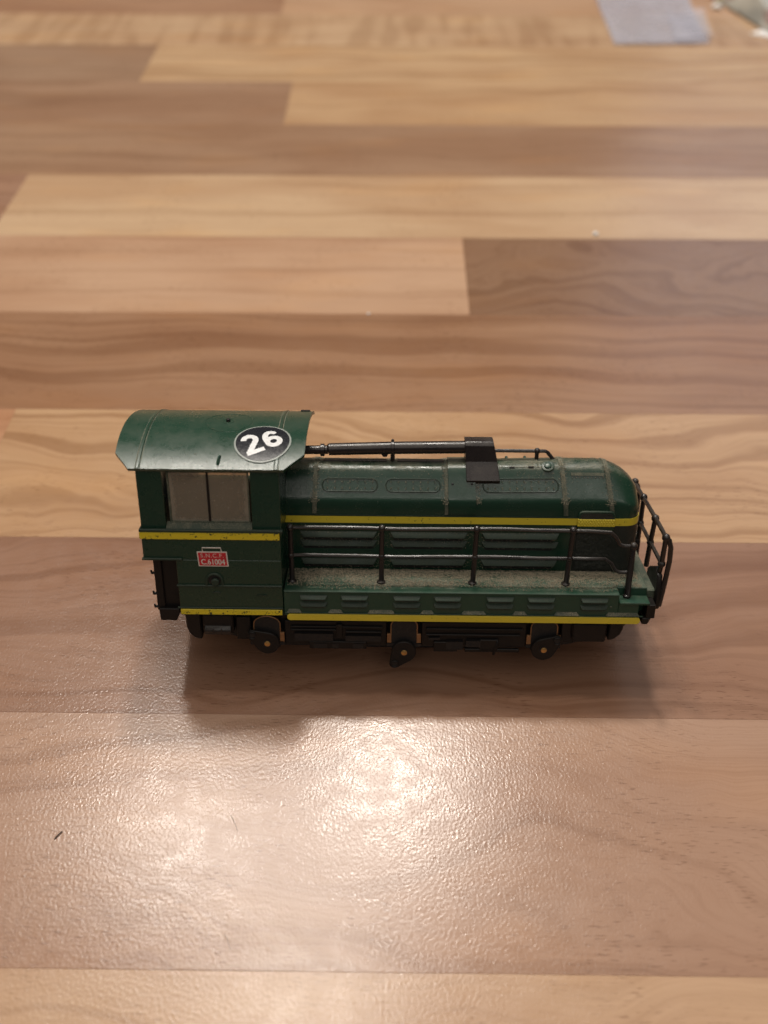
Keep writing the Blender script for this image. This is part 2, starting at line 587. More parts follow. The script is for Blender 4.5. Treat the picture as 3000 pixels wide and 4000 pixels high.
# ---- cab lower body
cab = MB()
cab.prism([(0.0, 26.7), (25.4, 26.7), (25.4, 31.5), (0.0, 31.5)], 'Y', 0.0, 29.0)
cab.prism([(5.95, 14.9), (25.4, 14.9), (25.4, 26.7), (5.95, 26.7)], 'Y', 0.0, 29.0)
cabo = cab.build('cab', GREEN, loco, bevel=0.12)
# upper walls with window openings
zr0 = 48.9
RR = 30.8


def zroof(y):
    return zr0 - RR + math.sqrt(RR * RR - (y - YC) ** 2)


up = MB()


def wall_y(ya, yb, zsill, ztop, x0=0.1, x1=25.6, wx0=4.7, wx1=20.4):
    up.box(x0, wx0, ya, yb, 31.5, ztop)
    up.box(wx1, x1, ya, yb, 31.5, ztop)
    up.box(wx0, wx1, ya, yb, ztop - 0.25, ztop)
    if zsill > 31.5:
        up.box(wx0, wx1, ya, yb, 31.5, zsill)


wall_y(0.35, 1.55, 33.1, 44.25)
wall_y(27.45, 28.65, 31.5, 44.25)
for xa, xb in ((0.12, 1.2), (24.5, 25.58)):
    ys = [1.5 + 26 * i / 16 for i in range(17)]
    up.prism([(1.5, 31.5)] + [(y, zroof(y) - 1.0) for y in ys] + [(27.5, 31.5)], 'X', xa, xb)
up.build('cab_wall', GREEN, cabo, bevel=0.1)
# belt ledge and its yellow band, lower strips
belt = MB().box(-0.25, 25.95, -0.42, 0.34, 32.45, 33.05)
belt.box(-0.25, 0.1, 0.34, 28.66, 32.45, 33.05)
belt.build('belt_ledge', GREEN_LOUV, cabo, bevel=0.12)
MB().box(-0.28, 25.3, -0.30, 0.2, 30.98, 32.42).build('yellow_stripe', YELLOW_CHIP, cabo, bevel=0.12)
MB().box(-0.28, 0.2, 0.25, 28.9, 30.98, 32.42).build('yellow_stripe', YELLOW_CHIP, cabo, bevel=0.12)
MB().box(-0.2, 7.25, -0.42, 0.5, 26.68, 27.12).build('drip_ledge', GREEN_LOUV, cabo, bevel=0.1)
lip = MB()
lip.box(5.7, 25.42, -0.36, 0.2, 21.15, 21.55)
lip.box(5.5, 25.42, -0.22, 0.2, 16.35, 16.75)
lip.build('drip_ledge', GREEN_LOUV, cabo, bevel=0.1)
MB().box(6.05, 25.2, -0.24, 0.2, 15.15, 16.3).build('yellow_stripe', YELLOW_CHIP, cabo, bevel=0.08)
# rail-side lug, slots
arch = MB()
pts = [(12.85 + 1.45 * math.cos(a), -0.12, 22.35 + 1.5 * math.sin(a)) for a in [math.pi * i / 14 for i in range(15)]]
arch.tube([(14.35, -0.12, 21.5)] + pts + [(11.35, -0.12, 21.5)], 0.26, 8)
lugo = arch.build('lifting_lug', GREEN_LOUV, cabo)
MB().disc((12.85, -0.02, 22.5), 'Y', 1.15, 0.16).build('lug_recess', VOID, lugo)
MB().disc((13.0, -0.3, 22.3), 'Y', 0.72, 0.9, 20).build('lug_peg', GREEN_LOUV, lugo, bevel=0.12)
sl = MB()
sl.tube([(12.3, -0.02, 19.75), (12.7, -0.06, 20.0), (13.4, -0.06, 20.0), (13.8, -0.02, 19.75)], 0.13, 6)
sl.box(20.5, 22.5, -0.14, 0.1, 19.3, 19.5)
sl.build('raised_mark', GREEN_LOUV, cabo)
# number plate
pl = MB().prism([(9.93, 28.5), (15.5, 28.5), (15.68, 25.42), (10.12, 25.42)], 'Y', -0.10, 0.05)
plo = pl.build('number_plate', SILVER, cabo, bevel=0.03)
MB().prism([(10.16, 28.28), (15.27, 28.28), (15.43, 25.64), (10.33, 25.64)], 'Y', -0.14, -0.06).build('red_field', RED, plo)
MB().tube([(11.05, -0.08, 28.45), (10.98, -0.08, 29.3), (14.4, -0.08, 29.3), (14.5, -0.08, 28.45)], 0.12, 6).build('plate_handle', SILVER, plo)


def plate_text(body, size, cx, cz, bold, spacing, xs, mat):
    vs, fs = text_mesh(body, size, bold, spacing, xs)
    MB().add([(cx + v.x - v.y * 0.06, -0.152, cz + v.y) for v in vs], fs).build('lettering', mat, plo)


plate_text('S.N.C.F.', 1.12, 12.72, 27.72, 0.022, 1.18, 0.98, FADED)
plate_text('C.61004', 1.55, 12.86, 26.42, 0.035, 1.0, 0.84, SILVER)
# windows
fr = MB()
for x0, x1, z0, z1 in ((5.35, 20.05, 33.7, 34.15), (5.35, 20.05, 43.98, 44.1), (5.35, 5.75, 34.15, 43.98), (19.75, 20.05, 34.15, 43.98)):
    fr.box(x0, x1, 1.0, 1.5, z0, z1)
win = fr.build('side_window', SEAM, cabo, bevel=0.08)
MB().box(5.6, 19.9, 1.2, 1.34, 33.9, 43.95).build('pane', GLASS, win)
MB().box(12.45, 12.85, 0.98, 1.18, 34.1, 43.8).build('mullion', FRAME, win, bevel=0.06)
MB().prism([(-0.05, 33.06), (1.2, 34.0), (1.2, 33.06)], 'X', 4.75, 20.35).build('sill', SEAM, win)
fr = MB()
for x0, x1, z0, z1 in ((5.0, 20.1, 43.75, 44.1), (5.0, 5.4, 31.6, 43.75), (19.7, 20.1, 31.6, 43.75)):
    fr.box(x0, x1, 27.5, 28.0, z0, z1)
win = fr.build('side_window', SEAM, cabo)
MB().box(12.45, 12.85, 27.85, 28.0, 31.6, 43.8).build('mullion', FRAME, win)
MB().box(1.25, 24.4, 3.2, 26, 31.52, 31.7).build('cab_floor', INSIDE, cabo)
seat = MB().box(16.5, 20, 9, 16, 31.7, 36.0)
seat.build('control_desk', INSIDE, cabo, bevel=0.3)
# recess at the cab corner with steps
rc = MB()
rc.prism([(1.35, 26.68), (1.35, 18.9), (1.15, 17.5), (1.2, 15.4), (1.75, 13.1), (4.75, 13.1), (5.6, 14.6), (5.94, 14.9), (5.94, 26.68)], 'Y', 2.0, 27.0)
rec = rc.build('end_frame', FRAME, loco, bevel=0.12)
MB().box(1.25, 2.75, 1.5, 1.98, 15.0, 26.6).build('corner_post', FRAME, rec, bevel=0.12)
st = MB()
st.prism([(1.6, 15.0), (1.75, 13.0), (4.75, 13.0), (5.5, 14.6), (5.5, 15.6), (1.6, 15.6)], 'Y', 1.0, 1.98)
st.build('step', FRAME, rec, bevel=0.12)
gr = MB()
for z in (23.0, 18.6, 15.75):
    gr.tube([(1.5, 1.7, z), (0.75, 1.7, z - 0.05)], 0.28, 8)
    gr.tube([(0.7, 1.7, z + 0.45), (0.75, 1.7, z - 0.2)], 0.2, 8)
gr.build('grab_handle', FRAME, rec)

# ---- cab roof
NY = 44
ysr = [-0.5 + 30.0 * i / NY for i in range(NY + 1)]


def left_edge(y):
    d = min(y + 0.5, 29.5 - y)
    return -0.9 - 2.85 * min(1, d / 3.3) - (0.5 * (1 - ((y - YC) / 12) ** 2) if d > 3.3 else 0)


def right_edge(y):
    d = min(y + 0.5, 29.5 - y)
    return 26.5 + 3.4 * min(1, d / 3.2) + (0.1 if d > 3.2 else 0)


NX = 20
rf = MB()
topg = [[(left_edge(y) + (right_edge(y) - left_edge(y)) * i / NX, y, zroof(y)) for i in range(NX + 1)] for y in ysr]
botg = [[(p[0], YC + (p[1] - YC) * 0.985, p[2] - 0.55) for p in r] for r in topg]
rf.grid(topg)
rf.grid(botg, flip=True)
rim_t = topg[0] + [r[-1] for r in topg[1:]] + topg[-1][::-1][1:] + [r[0] for r in topg[::-1]][1:-1]
rim_b = botg[0] + [r[-1] for r in botg[1:]] + botg[-1][::-1][1:] + [r[0] for r in botg[::-1]][1:-1]
rf.grid([rim_t, rim_b], close=True)
roof = rf.build('cab_roof', GREEN_ROOF, loco, angle=40)


def roof_pt(x, y, h):
    a = math.asin((y - YC) / RR)
    return Vector((x, YC + (RR + h) * math.sin(a), zr0 - RR + (RR + h) * math.cos(a)))


for x0 in (0.75, 25.25):
    rb = MB()
    sec = [(-0.34, -0.05), (-0.2, 0.16), (0.2, 0.16), (0.34, -0.05)]
    rb.grid([[roof_pt(x0 + a - 0.02 * (y - 0), y, h) for a, h in sec] for y in ysr])
    rb.build('roof_rib', GREEN_ROOF, roof)
    sm = MB()
    for off in (-0.47, 0.36):
        sm.grid([[roof_pt(x0 + off + a - 0.02 * y, y, h) for a, h in ((0, 0.012), (0.07 + 0.05 * noise.noise((y, off, 3)), 0.03), (0.14, 0.012))] for y in ysr])
    sm.build('dust_line', SEAM, roof)
nub = MB()
nub.tube([roof_pt(14.9, 13.6, -0.1), roof_pt(14.9, 13.6, 0.45), roof_pt(14.9, 13.6, 0.62)], [0.42, 0.36, 0.15], 12)
nub.build('roof_nub', FRAME, roof)
rg = MB()
rg.tube([roof_pt(15.0 + 4.4 * math.cos(a), 13.6 + 4.4 * math.sin(a), 0.0) for a in [2 * math.pi * i / 48 for i in range(49)]], 0.06, 6)
rg.tube([roof_pt(14.9 + 1.0 * math.cos(a), 13.6 + 1.0 * math.sin(a), 0.0) for a in [2 * math.pi * i / 24 for i in range(25)]], 0.07, 6)
rg.build('moulded_ring', GREEN_ROOF, roof)
hk = MB()
hk.tube([roof_pt(14.9, 0.5, 0.0), roof_pt(14.9, 0.9, 0.35), roof_pt(14.95, 1.8, 0.45), roof_pt(15.05, 2.2, 0.12)], [0.28, 0.24, 0.2, 0.22], 8)
hk.build('roof_hook', GREEN_ROOF, roof)
rm = MB()
rm.box(27.6, 29.4, 22.6, 23.4, zroof(23) - 0.1, zroof(23) + 0.2)
rm.build('roof_catch', FRAME, roof)
# the sticker
SX, SY = 22.25, 6.0


def disc_on_roof(r, h, rings=12, n=72):
    mb = MB()
    rows = [[roof_pt(SX + r * q / rings * math.cos(2 * math.pi * k / n), SY + r * q / rings * math.sin(2 * math.pi * k / n), h) for k in range(n)] for q in range(1, rings + 1)]
    mb.grid(rows, close=True)
    k0 = len(mb.v)
    mb.add([roof_pt(SX, SY, h)], [])
    mb.f += [(k0, k, (k + 1) % n) for k in range(n)]
    low = [roof_pt(SX + r * math.cos(2 * math.pi * k / n), SY + r * math.sin(2 * math.pi * k / n), 0) for k in range(n)]
    mb.grid([rows[-1], low], close=True)
    return mb


stk = disc_on_roof(5.15, 0.19).build('round_sticker', STICKE, roof)
disc_on_roof(4.85, 0.22).build('black_field', STICK, stk)


def stroke(pts, w):
    """flat stroke of given width along a polyline in 2D"""
    L, R = [], []
    for i, p in enumerate(pts):
        a, b = pts[max(i - 1, 0)], pts[min(i + 1, len(pts) - 1)]
        d = Vector((b[0] - a[0], b[1] - a[1])).normalized()
        nrm = Vector((-d.y, d.x))
        ww = w[i] if isinstance(w, list) else w
        L.append((p[0] + nrm.x * ww / 2, p[1] + nrm.y * ww / 2))
        R.append((p[0] - nrm.x * ww / 2, p[1] - nrm.y * ww / 2))
    return L, R


def arc(cx, cy, rx, ry, a0, a1, n=22):
    return [(cx + rx * math.cos(math.radians(a0 + (a1 - a0) * i / n)), cy + ry * math.sin(math.radians(a0 + (a1 - a0) * i / n))) for i in range(n + 1)]


def digit(shapes, ox, ang, h):
    ca, sa = math.cos(ang), math.sin(ang)
    mb = MB()
    for L, R in shapes:
        def P(p):
            x, y = 1.14 * (p[0] + ox) - 0.05, 1.14 * p[1]
            return roof_pt(SX + x * ca - y * sa, SY + x * sa + y * ca, h)
        mb.grid([[P(l), P(((l[0] + r[0]) / 2, (l[1] + r[1]) / 2)), P(r)] for l, r in zip(L, R)])
        h += 0.004
    return mb


def two():
    c = arc(0, 1.15, 0.95, 0.95, 168, -38) + [(0.45, 0.18), (-0.2, -0.62), (-0.72, -1.25), (-0.98, -1.6)]
    a = stroke(c, 0.92)
    b = ([(-1.45, -1.28), (1.45, -1.28)], [(-1.45, -2.1), (1.45, -2.1)])
    return [a, b]


def six():
    ring = arc(0, -0.72, 0.98, 0.93, 0, 360, 40)
    a = stroke(ring, 0.88)
    a[0][0] = a[0][-1]
    a[1][0] = a[1][-1]
    b = stroke(arc(0.12, 0.05, 1.1, 1.68, 38, 196, 26), [0.72 + 0.2 * min(1, i / 12) for i in range(27)])
    return [a, b]


ANG = math.radians(27)
digit(two(), -1.72, ANG, 0.25).build('numeral_two', STICKW, stk)
digit(six(), 1.62, ANG, 0.25).build('numeral_six', STICKW, stk)

# ---- hood
NOSE, XE, X0H = 85.0, 92.9, 25.4
SIDE = [(0, 20.3), (0, 24), (0, 28), (0, 30.4), (0, 32.0), (0, 33.2), (0.03, 34.5), (0.16, 35.15), (0.5, 35.8), (1.35, 37.3), (2.15, 38.75), (2.85, 39.95), (3.3, 40.45), (4.2, 40.75), (5.7, 40.95)]


def hood_halfwidth(x):
    if x < 89.9:
        return 5.7
    t = min(1.0, (x - 89.9) / (XE - 89.9))
    return 5.7 - 3.0 + 3.0 * math.sqrt(max(0.0, 1 - t * t))


def hood_scale(x):
    if x < NOSE:
        return 1.0
    t = min(1.0, (x - NOSE) / (XE + 0.6 - NOSE))
    return 0.10 + 0.90 * math.sqrt(max(0.0, 1 - t ** 2.05))


def hood_prof(x, h=0.0):
    """near-to-far profile at x, pushed outward by h"""
    hw, sc = hood_halfwidth(x), hood_scale(x)
    pts = []
    for o, z in SIDE:
        yy = (5.7 - o) * hw / 5.7
        zz = z if z <= 33.2 else 33.2 + (z - 33.2) * sc * (1 + 0.07 * max(0, min(1, (x - 58) / 18)))
        pts.append(Vector((x, -yy, zz)))
    n = len(pts)
    full = pts + [Vector((x, -p.y, p.z)) for p in pts[-2::-1]]
    out = []
    for i, p in enumerate(full):
        a, b = full[max(i - 1, 0)], full[min(i + 1, len(full) - 1)]
        d = (b - a)
        d.x = 0
        d = d.normalized() if d.length > 1e-6 else Vector((0, 1, 0))
        nn = Vector((0, -d.z, d.y))
        q = p + nn * h
        xx = x
        if x > 50 and q.z > 33:
            xx = x - (q.z - 33.0) / 8 * 1.3 * min(1, (x - 50) / 38)
        elif x < 50 and q.z > 33:
            xx = x + (q.z - 33.0) / 8 * 0.35 * (50 - x) / 25
        out.append(Vector((xx, q.y + YC, q.z)))
    return out


xsH = [X0H, 31, 36, 42, 48, 54, 60, 66, 72, 78, 82, NOSE] + [NOSE + (XE - NOSE) * math.sin(math.pi / 2 * i / 14) for i in range(1, 15)]
hd = MB()
rows = [hood_prof(x) for x in xsH]
hd.grid(rows)
k0 = len(hd.v)
hd.add([tuple(p) for p in rows[-1]], [tuple(range(len(rows[-1])))])
hd.add([tuple(p) for p in rows[0]], [tuple(range(len(rows[0]) - 1, -1, -1))])
hood = hd.build('hood', HOODG, loco, angle=50)
NP = len(rows[0])


def hood_at(x, s, h):
    """point on the hood at fractional profile index s"""
    pr = hood_prof(x, h)
    i = min(int(s), NP - 2)
    return pr[i].lerp(pr[i + 1], s - i)


def hood_band(x0, x1, s0, s1, h, name, mat, parent, nx=1, ns=40):
    mb = MB()
    xs_ = [x0 + (x1 - x0) * i / nx for i in range(nx + 1)]
    ss = [s0 + (s1 - s0) * i / ns for i in range(ns + 1)]
    outer = [[hood_at(x, s, h) for x in xs_] for s in ss]
    inner = [[hood_at(x, s, -0.05) for x in xs_] for s in ss]
    mb.grid(outer)
    mb.grid([[r[0] for r in outer], [r[0] for r in inner]])
    mb.grid([[r[-1] for r in inner], [r[-1] for r in outer]])
    mb.grid([outer[0], inner[0]])
    mb.grid([inner[-1], outer[-1]])
    return mb.build(name, mat, parent, angle=50)


for xb, ww in ((31.0, 0.8), (56.0, 0.65), (78.6, 0.85), (87.3, 0.85)):
    hood_band(xb - ww / 2, xb + ww / 2, 4.3, NP - 5.3, 0.12, 'seam_band', SEAM, hood)
sad = hood_band(56.4, 61.6, 4.6, NP - 5.6, 0.38, 'saddle_panel', HOODG, hood, nx=2)
scw = MB()
for x in (57.2, 60.9):
    p = hood_at(x, 9.4, 0.4)
    scw.ball(p, 0.22, 8, 6)
scw.build('screw', VOID, sad)


def hood_frame(x0, x1, s0, s1, h, r, name, mat, nx=10):
    pts = []
    R = 0.9
    for i in range(nx + 1):
        pts.append((x0 + R + (x1 - x0 - 2 * R) * i / nx, s1))
    pts += [(x1 - 0.3, s1 - (s1 - s0) * 0.15), (x1, (s0 + s1) / 2), (x1 - 0.3, s0 + (s1 - s0) * 0.15)]
    for i in range(nx + 1):
        pts.append((x1 - R - (x1 - x0 - 2 * R) * i / nx, s0))
    pts += [(x0 + 0.3, s0 + (s1 - s0) * 0.15), (x0, (s0 + s1) / 2), (x0 + 0.3, s1 - (s1 - s0) * 0.15)]
    pts.append(pts[0])
    mb = MB()
    mb.tube([hood_at(x, s, h) for x, s in pts], r, 6, caps=False)
    return mb.build(name, mat, hood)


for gx0, gx1, nt in ((32.3, 42.9, 7), (44.4, 54.9, 7), (63.0, 77.6, 10)):
    g = hood_frame(gx0, gx1, 8.5, 9.95, 0.03, 0.14, 'hood_vent', GREEN_LOUV)
    tk = MB()
    for i in range(nt):
        x = gx0 + 1.0 + (gx1 - gx0 - 2.0) * i / (nt - 1)
        for s0, s1 in ((8.75, 8.98), (9.5, 9.7)):
            tk.tube([hood_at(x, s0, 0.06), hood_at(x, s1, 0.06)], 0.15, 6)
    o = tk.build('stud', SEAM, g, kind='stuff')
# small hood fittings
ft = MB()
for x in (68.9, 72.6):
    ft.tube([hood_at(x - 0.55, 12.0, 0.02), hood_at(x + 0.55, 12.0, 0.02)], 0.16, 6)
ft.build('slot', VOID, hood)
ft = MB()
for x in (68.3, 72.0):
    ft.tube([hood_at(x, 16.6, 0.0), hood_at(x, 16.6, 0.55)], [0.32, 0.26], 10)
ft.build('hood_peg', GREEN, hood)
pc = hood_at(75.9, 12.2, 0.0)
pd = (hood_at(75.9, 12.2, 1.0) - pc).normalized()
cp = MB().tube([pc - pd * 0.1, pc + pd * 0.10, pc + pd * 0.16], [1.25, 1.2, 1.05], 24)
cpo = cp.build('filler_cap', GREEN, hood)
MB().tube([pc, pc + pd * 0.42, pc + pd * 0.5], [0.72, 0.68, 0.5], 20).build('cap_lid', GREEN_ROOF, cpo)
hood_band(80.2, 86.6, 10.35, 10.75, 0.16, 'hinge_strip', SEAM, hood, nx=6, ns=4)
bl = MB()
for i in range(9):
    bl.ball(hood_at(80.4 + 0.75 * i, 10.1, 0.03), 0.13, 6, 4)
bl.build('hinge_rivet', SEAM, hood, kind='stuff')
hood_band(62.2, 78.0, 12.0, 12.12, 0.05, 'panel_edge', SEAM, hood, nx=2, ns=2)
hood_band(73.9, 74.15, 11.8, 18.2, 0.05, 'panel_edge', SEAM, hood, nx=1, ns=12)


def plan_path(h):
    """hood outline in plan, near side to nose to far side"""
    p = []
    xs_ = [X0H, 40, 56, 70, 81, 85, 88.2] + [89.9 + (XE - 89.9) * math.sin(math.pi / 2 * i / 12) for i in range(13)]
    for x in xs_:
        t = max(0.0, min(1.0, (x - 89.9) / (XE - 89.9)))
        nx_, ny_ = (t, -math.sqrt(max(0, 1 - t * t)))
        p.append((x + nx_ * h, YC - hood_halfwidth(x) + ny_ * h))
    return p + [(x, 2 * YC - y) for x, y in p[::-1]]


def ribbon(path, zs, name, mat, inward=0.3, bevel=0.0):
    mb = MB()
    inner = [(x + (YC - y) * 0.0, y) for x, y in path]
    rows_ = [[(x, y, z) for x, y in path] for z in zs]
    mb.grid(rows_)
    cx = 60.0
    ins = []
    for i, (x, y) in enumerate(path):
        a, b = path[max(i - 1, 0)], path[min(i + 1, len(path) - 1)]
        d = Vector((b[0] - a[0], b[1] - a[1])).normalized()
        ins.append((x - d.y * inward, y + d.x * inward))
    mb.grid([[(x, y, zs[-1]) for x, y in path], [(x, y, zs[-1]) for x, y in ins]])
    mb.grid([[(x, y, zs[0]) for x, y in ins], [(x, y, zs[0]) for x, y in path]])
    mb.grid([[(path[0][0], path[0][1], z) for z in zs], [(ins[0][0], ins[0][1], z) for z in zs]])
    return mb.build(name, mat, hood, angle=40)


path = plan_path(0.14)
cut = [p for p in path if p[0] <= 81 and p[1] < YC]
ribbon(cut, [30.45, 31.85], 'yellow_stripe', YELLOW)
ribbon(cut, [31.88, 32.1], 'stripe_ledge', GREEN_LOUV)
cut2 = [(88.05, YC - 5.7 - 0.14)] + [p for p in path if not (p[0] < 88.0 and p[1] < YC)]
ribbon(cut2, [30.4, 31.85], 'yellow_stripe', YELLOW)
# radiator panels below the stripe
p2 = plan_path(0.06)
ribbon([(80.6, YC - 5.76)] + [p for p in p2 if not (p[0] < 81 and p[1] < YC) and not (p[0] < 80 and p[1] > YC)], [20.5, 30.35], 'radiator_grille', GRILLE)
crum = MB()
nx_, nz_ = 46, 50
crum.grid([[(81.0 + 6.6 * i / nx_, 8.66 - 0.12 - 0.16 * noise.noise((i * 0.9, j * 0.9, 1.7)) - 0.1 * noise.noise((i * 0.31, j * 0.31, 4.7)), 21.2 + 8.4 * j / nz_) for i in range(nx_ + 1)] for j in range(nz_ + 1)])
crum.build('radiator_mesh', GRILLE, hood, angle=80)
# bulged intake above the yellow mesh
blg = MB().prism(rounded(80.9, 87.9, 28.9, 33.5, 1.0), 'Y', 8.38, 8.95)
bulge = blg.build('intake_box', GREEN, hood, bevel=0.15)
hollow = MB().prism(rounded(81.3, 87.5, 30.4, 33.1, 0.8), 'Y', 8.34, 8.4)
hollow.build('intake_recess', GRILLE, bulge)
MB().box(80.85, 87.95, 8.26, 8.5, 30.35, 31.9).build('yellow_mesh', YELLOW, bulge, bevel=0.06)
ms = MB()
for i in range(13):
    for j in range(4):
        x = 81.15 + 0.52 * i + (0.26 if j % 2 else 0)
        z = 30.58 + 0.36 * j
        ms.add([(x - 0.22, 8.26, z), (x, 8.26, z + 0.17), (x + 0.22, 8.26, z), (x, 8.26, z - 0.17), (x, 8.10, z)], [(0, 1, 4), (1, 2, 4), (2, 3, 4), (3, 0, 4)])
ms.build('mesh_diamond', YELLOW, bulge, kind='stuff')
# hood louvres, one object each
lou = None
for bx0, bx1 in ((28.05, 42.95), (45.35, 60.1), (62.85, 77.35)):
    for z1, hgt in ((28.6, 1.1), (26.75, 1.1), (22.8, 1.2)):
        if lou is None:
            mb = MB()
            L = bx1 - bx0
            z0 = -hgt
            e = 0.7
            mb.add([(0, 0, 0), (L, 0, 0), (e, -0.85, z0 + 0.25), (L - e, -0.85, z0 + 0.25), (e, -0.8, z0 + 0.08), (L - e, -0.8, z0 + 0.08), (e * .6, 0, z0), (L - e * .6, 0, z0)],
                   [(0, 2, 3, 1), (2, 4, 5, 3), (4, 6, 7, 5), (0, 6, 4, 2), (1, 3, 5, 7)])
            lou = mb.build('louvre', GREEN_LOUV, hood, bevel=0.1, origin=(0, 0, 0))
            o = lou
        else:
            o = lou.copy()
            col.objects.link(o)
        o.location = (Vector((bx0, 8.8, z1)) - P0) * S
        L = bx1 - bx0
        MB().prism([(bx0 + 0.55, z1 - hgt + 0.05), (bx0 + L - 0.55, z1 - hgt + 0.05), (bx0 + L - 0.85, z1 - hgt - 0.72), (bx0 + 0.85, z1 - hgt - 0.72)], 'Y', 8.76, 8.82).build('louvre_shade', VOID, hood)  # black strip on the hood side, painting the shadow below each louvre

# ---- footplate with its louvred skirt
fp = MB()
fp.box(25.55, 88.3, 0.05, 28.95, 15.0, 20.46)
fp.box(88.3, 94.0, 2.6, 26.4, 15.0, 20.46)
fp.box(88.3, 92.2, 0.05, 28.95, 15.0, 18.85)
deck = fp.build('footplate', GREEN_DECK, loco, bevel=0.12)
MB().box(25.6, 88.25, -0.14, 0.25, 20.0, 20.42).build('edge_lip', GREEN_DECK, deck, bevel=0.1)
MB().box(88.4, 94.0, -0.5, 2.5, 18.4, 18.9).build('corner_step', GREEN_DECK, deck, bevel=0.08)
ys_ = MB().prism(rounded(26.1, 92.6, 14.15, 15.5, 0.6), 'Y', -0.26, 0.2)
ys_.build('yellow_stripe', YELLOW, deck, bevel=0.06)
MB().box(25.7, 93.1, -0.16, 0.3, 15.6, 15.78).build('edge_lip', GREEN_DECK, deck, bevel=0.05)
sl_first = None
SK = (28.45, 36.15, 45.95, 53.6, 63.4, 71.05, 81.0)
for x in SK:
    for z1, hgt in ((19.55, 0.95), (18.05, 0.9)):
        if sl_first is None:
            mb = MB()
            L, e = 5.4, 0.45
            mb.add([(0, 0, 0), (L, 0, 0), (e, -0.78, -hgt + 0.35), (L - e, -0.78, -hgt + 0.35), (e, -0.72, -hgt + 0.12), (L - e, -0.72, -hgt + 0.12), (e * .7, 0, -hgt), (L - e * .7, 0, -hgt)],
                   [(0, 2, 3, 1), (2, 4, 5, 3), (4, 6, 7, 5), (0, 6, 4, 2), (1, 3, 5, 7)])
            sl_first = mb.build('louvre', GREEN_LOUV, deck, bevel=0.08, origin=(0, 0, 0))
            o = sl_first
        else:
            o = sl_first.copy()
            col.objects.link(o)
        o.location = (Vector((x, 0.06, z1)) - P0) * S
        MB().prism([(x + 0.4, z1 - hgt + 0.1), (x + 5.0, z1 - hgt + 0.1), (x + 4.75, z1 - hgt - 0.38), (x + 0.65, z1 - hgt - 0.38)], 'Y', 0.02, 0.08).build('louvre_shade', VOID, deck)  # same painted shadow on the skirt, a thin black strip under the slat
# little sloping ledges between the louvres, dust on them
for xa, xb in ((26.0, 28.9), (33.8, 36.7), (41.3, 46.4), (51.2, 53.9), (58.9, 63.6), (68.5, 71.3), (76.3, 81.1), (86.0, 92.4)):
    mb = MB()
    mb.add([(xa + 0.5, 0.06, 16.5), (xb - 0.5, 0.06, 16.5), (xa, -0.32, 15.82), (xb, -0.32, 15.82), (xa, 0.06, 15.8), (xb, 0.06, 15.8)], [(0, 2, 3, 1), (2, 4, 5, 3), (0, 4, 2), (1, 3, 5)])
    mb.build('skirt_ledge', SEAM, deck, bevel=0.04)
MB().ball((86.9, -0.02, 17.75), 0.2, 8, 6).build('rivet', SEAM, deck)

# ---- side handrail (near side, then far side)
def rail(sign):
    Y = 3.35 if sign > 0 else 25.65
    rr = MB()
    t_ = []
    xsr = [26.9, 43.9, 61.4, 79.15]
    zt, zm = 31.95, 26.15
    for za, bend in ((zt, ((86.2, 31.6), (87.2, 30.6), (88.0, 29.2), (88.9, 28.85), (90.6, 28.85))), (zm, ((85.6, 26.1), (86.8, 25.2), (87.7, 23.7), (88.6, 23.3), (90.4, 23.3)))):
        pts = [(26.7, Y, za)]
        for i in range(1, 24):
            x = 26.7 + 58.0 * i / 24
            pts.append((x, Y + 0.06 * math.sin(x * 0.5), za + 0.10 * math.sin(x * 0.21 + za)))
        pts += [(x, Y, z) for x, z in bend]
        rr.tube(pts, 0.36, 8)
    o = rr.build('side_handrail', BLACK, loco)
    for i, x in enumerate(xsr):
        lean = (0.0, -0.1, -0.35, -0.45)[i]
        pm = MB()
        pm.tube([(x + lean, Y + sign * 0.1, 20.4), (x + lean, Y + sign * 0.1, 20.75), (x + lean, Y + sign * 0.1, 20.95), (x + lean * 0.8, Y + sign * 0.1, 21.2), (x + lean * 0.4, Y, 26.1), (x, Y, 31.6)], [0.85, 0.85, 0.6, 0.52, 0.50, 0.46], 10)
        pm.ball((x, Y, 31.95), 0.72)
        pm.ball((x + lean * 0.4, Y, 26.15), 0.66)
        pm.build('rail_post', BLACK, o)
    pm = MB()
    yb = Y - sign * 1.6
    pm.tube([(90.05, yb, 18.8), (90.1, yb, 19.2), (90.15, yb + sign * .1, 19.4), (90.35, Y - sign * 0.7, 23.3), (90.6, Y, 28.6)], [0.75, 0.75, 0.6, 0.58, 0.52], 10)
    pm.ball((90.6, Y, 28.85), 0.75)
    pm.ball((90.4, Y - sign * 0.4, 23.3), 0.68)
    pm.build('rail_post', BLACK, o)
    return o


rail(1)
rail(-1)

# ---- front beam, bracket and front handrail
bm_ = MB()
bm_.box(93.6, 95.2, -0.4, 29.4, 15.5, 18.45)
bm_.prism([(92.9, 14.2), (94.0, 14.2), (94.6, 15.55), (92.9, 15.55)], 'Y', -0.4, 29.4)
beam = bm_.build('front_beam', FRAME, loco, bevel=0.15)
MB().box(93.9, 95.6, 2.6, 26.4, 18.0, 20.0).build('beam_top', SEAM, beam, bevel=0.2)
br_ = MB()
br_.prism([(1.6, 16.3), (1.3, 17.2), (2.0, 23.4), (4.6, 24.1), (8.2, 22.2), (9.3, 21.4), (9.3, 17.6), (5.2, 16.9), (3.0, 16.2)], 'X', 95.4, 96.4)
br_.build('rail_bracket', FRAME, beam, bevel=0.25)
br2 = MB().prism([(19.6, 16.6), (19.6, 22.0), (24.4, 24.0), (27.0, 23.4), (27.5, 17.0), (26.5, 16.3)], 'X', 95.4, 96.4)
br2.build('rail_bracket', FRAME, beam, bevel=0.25)
frl = MB()
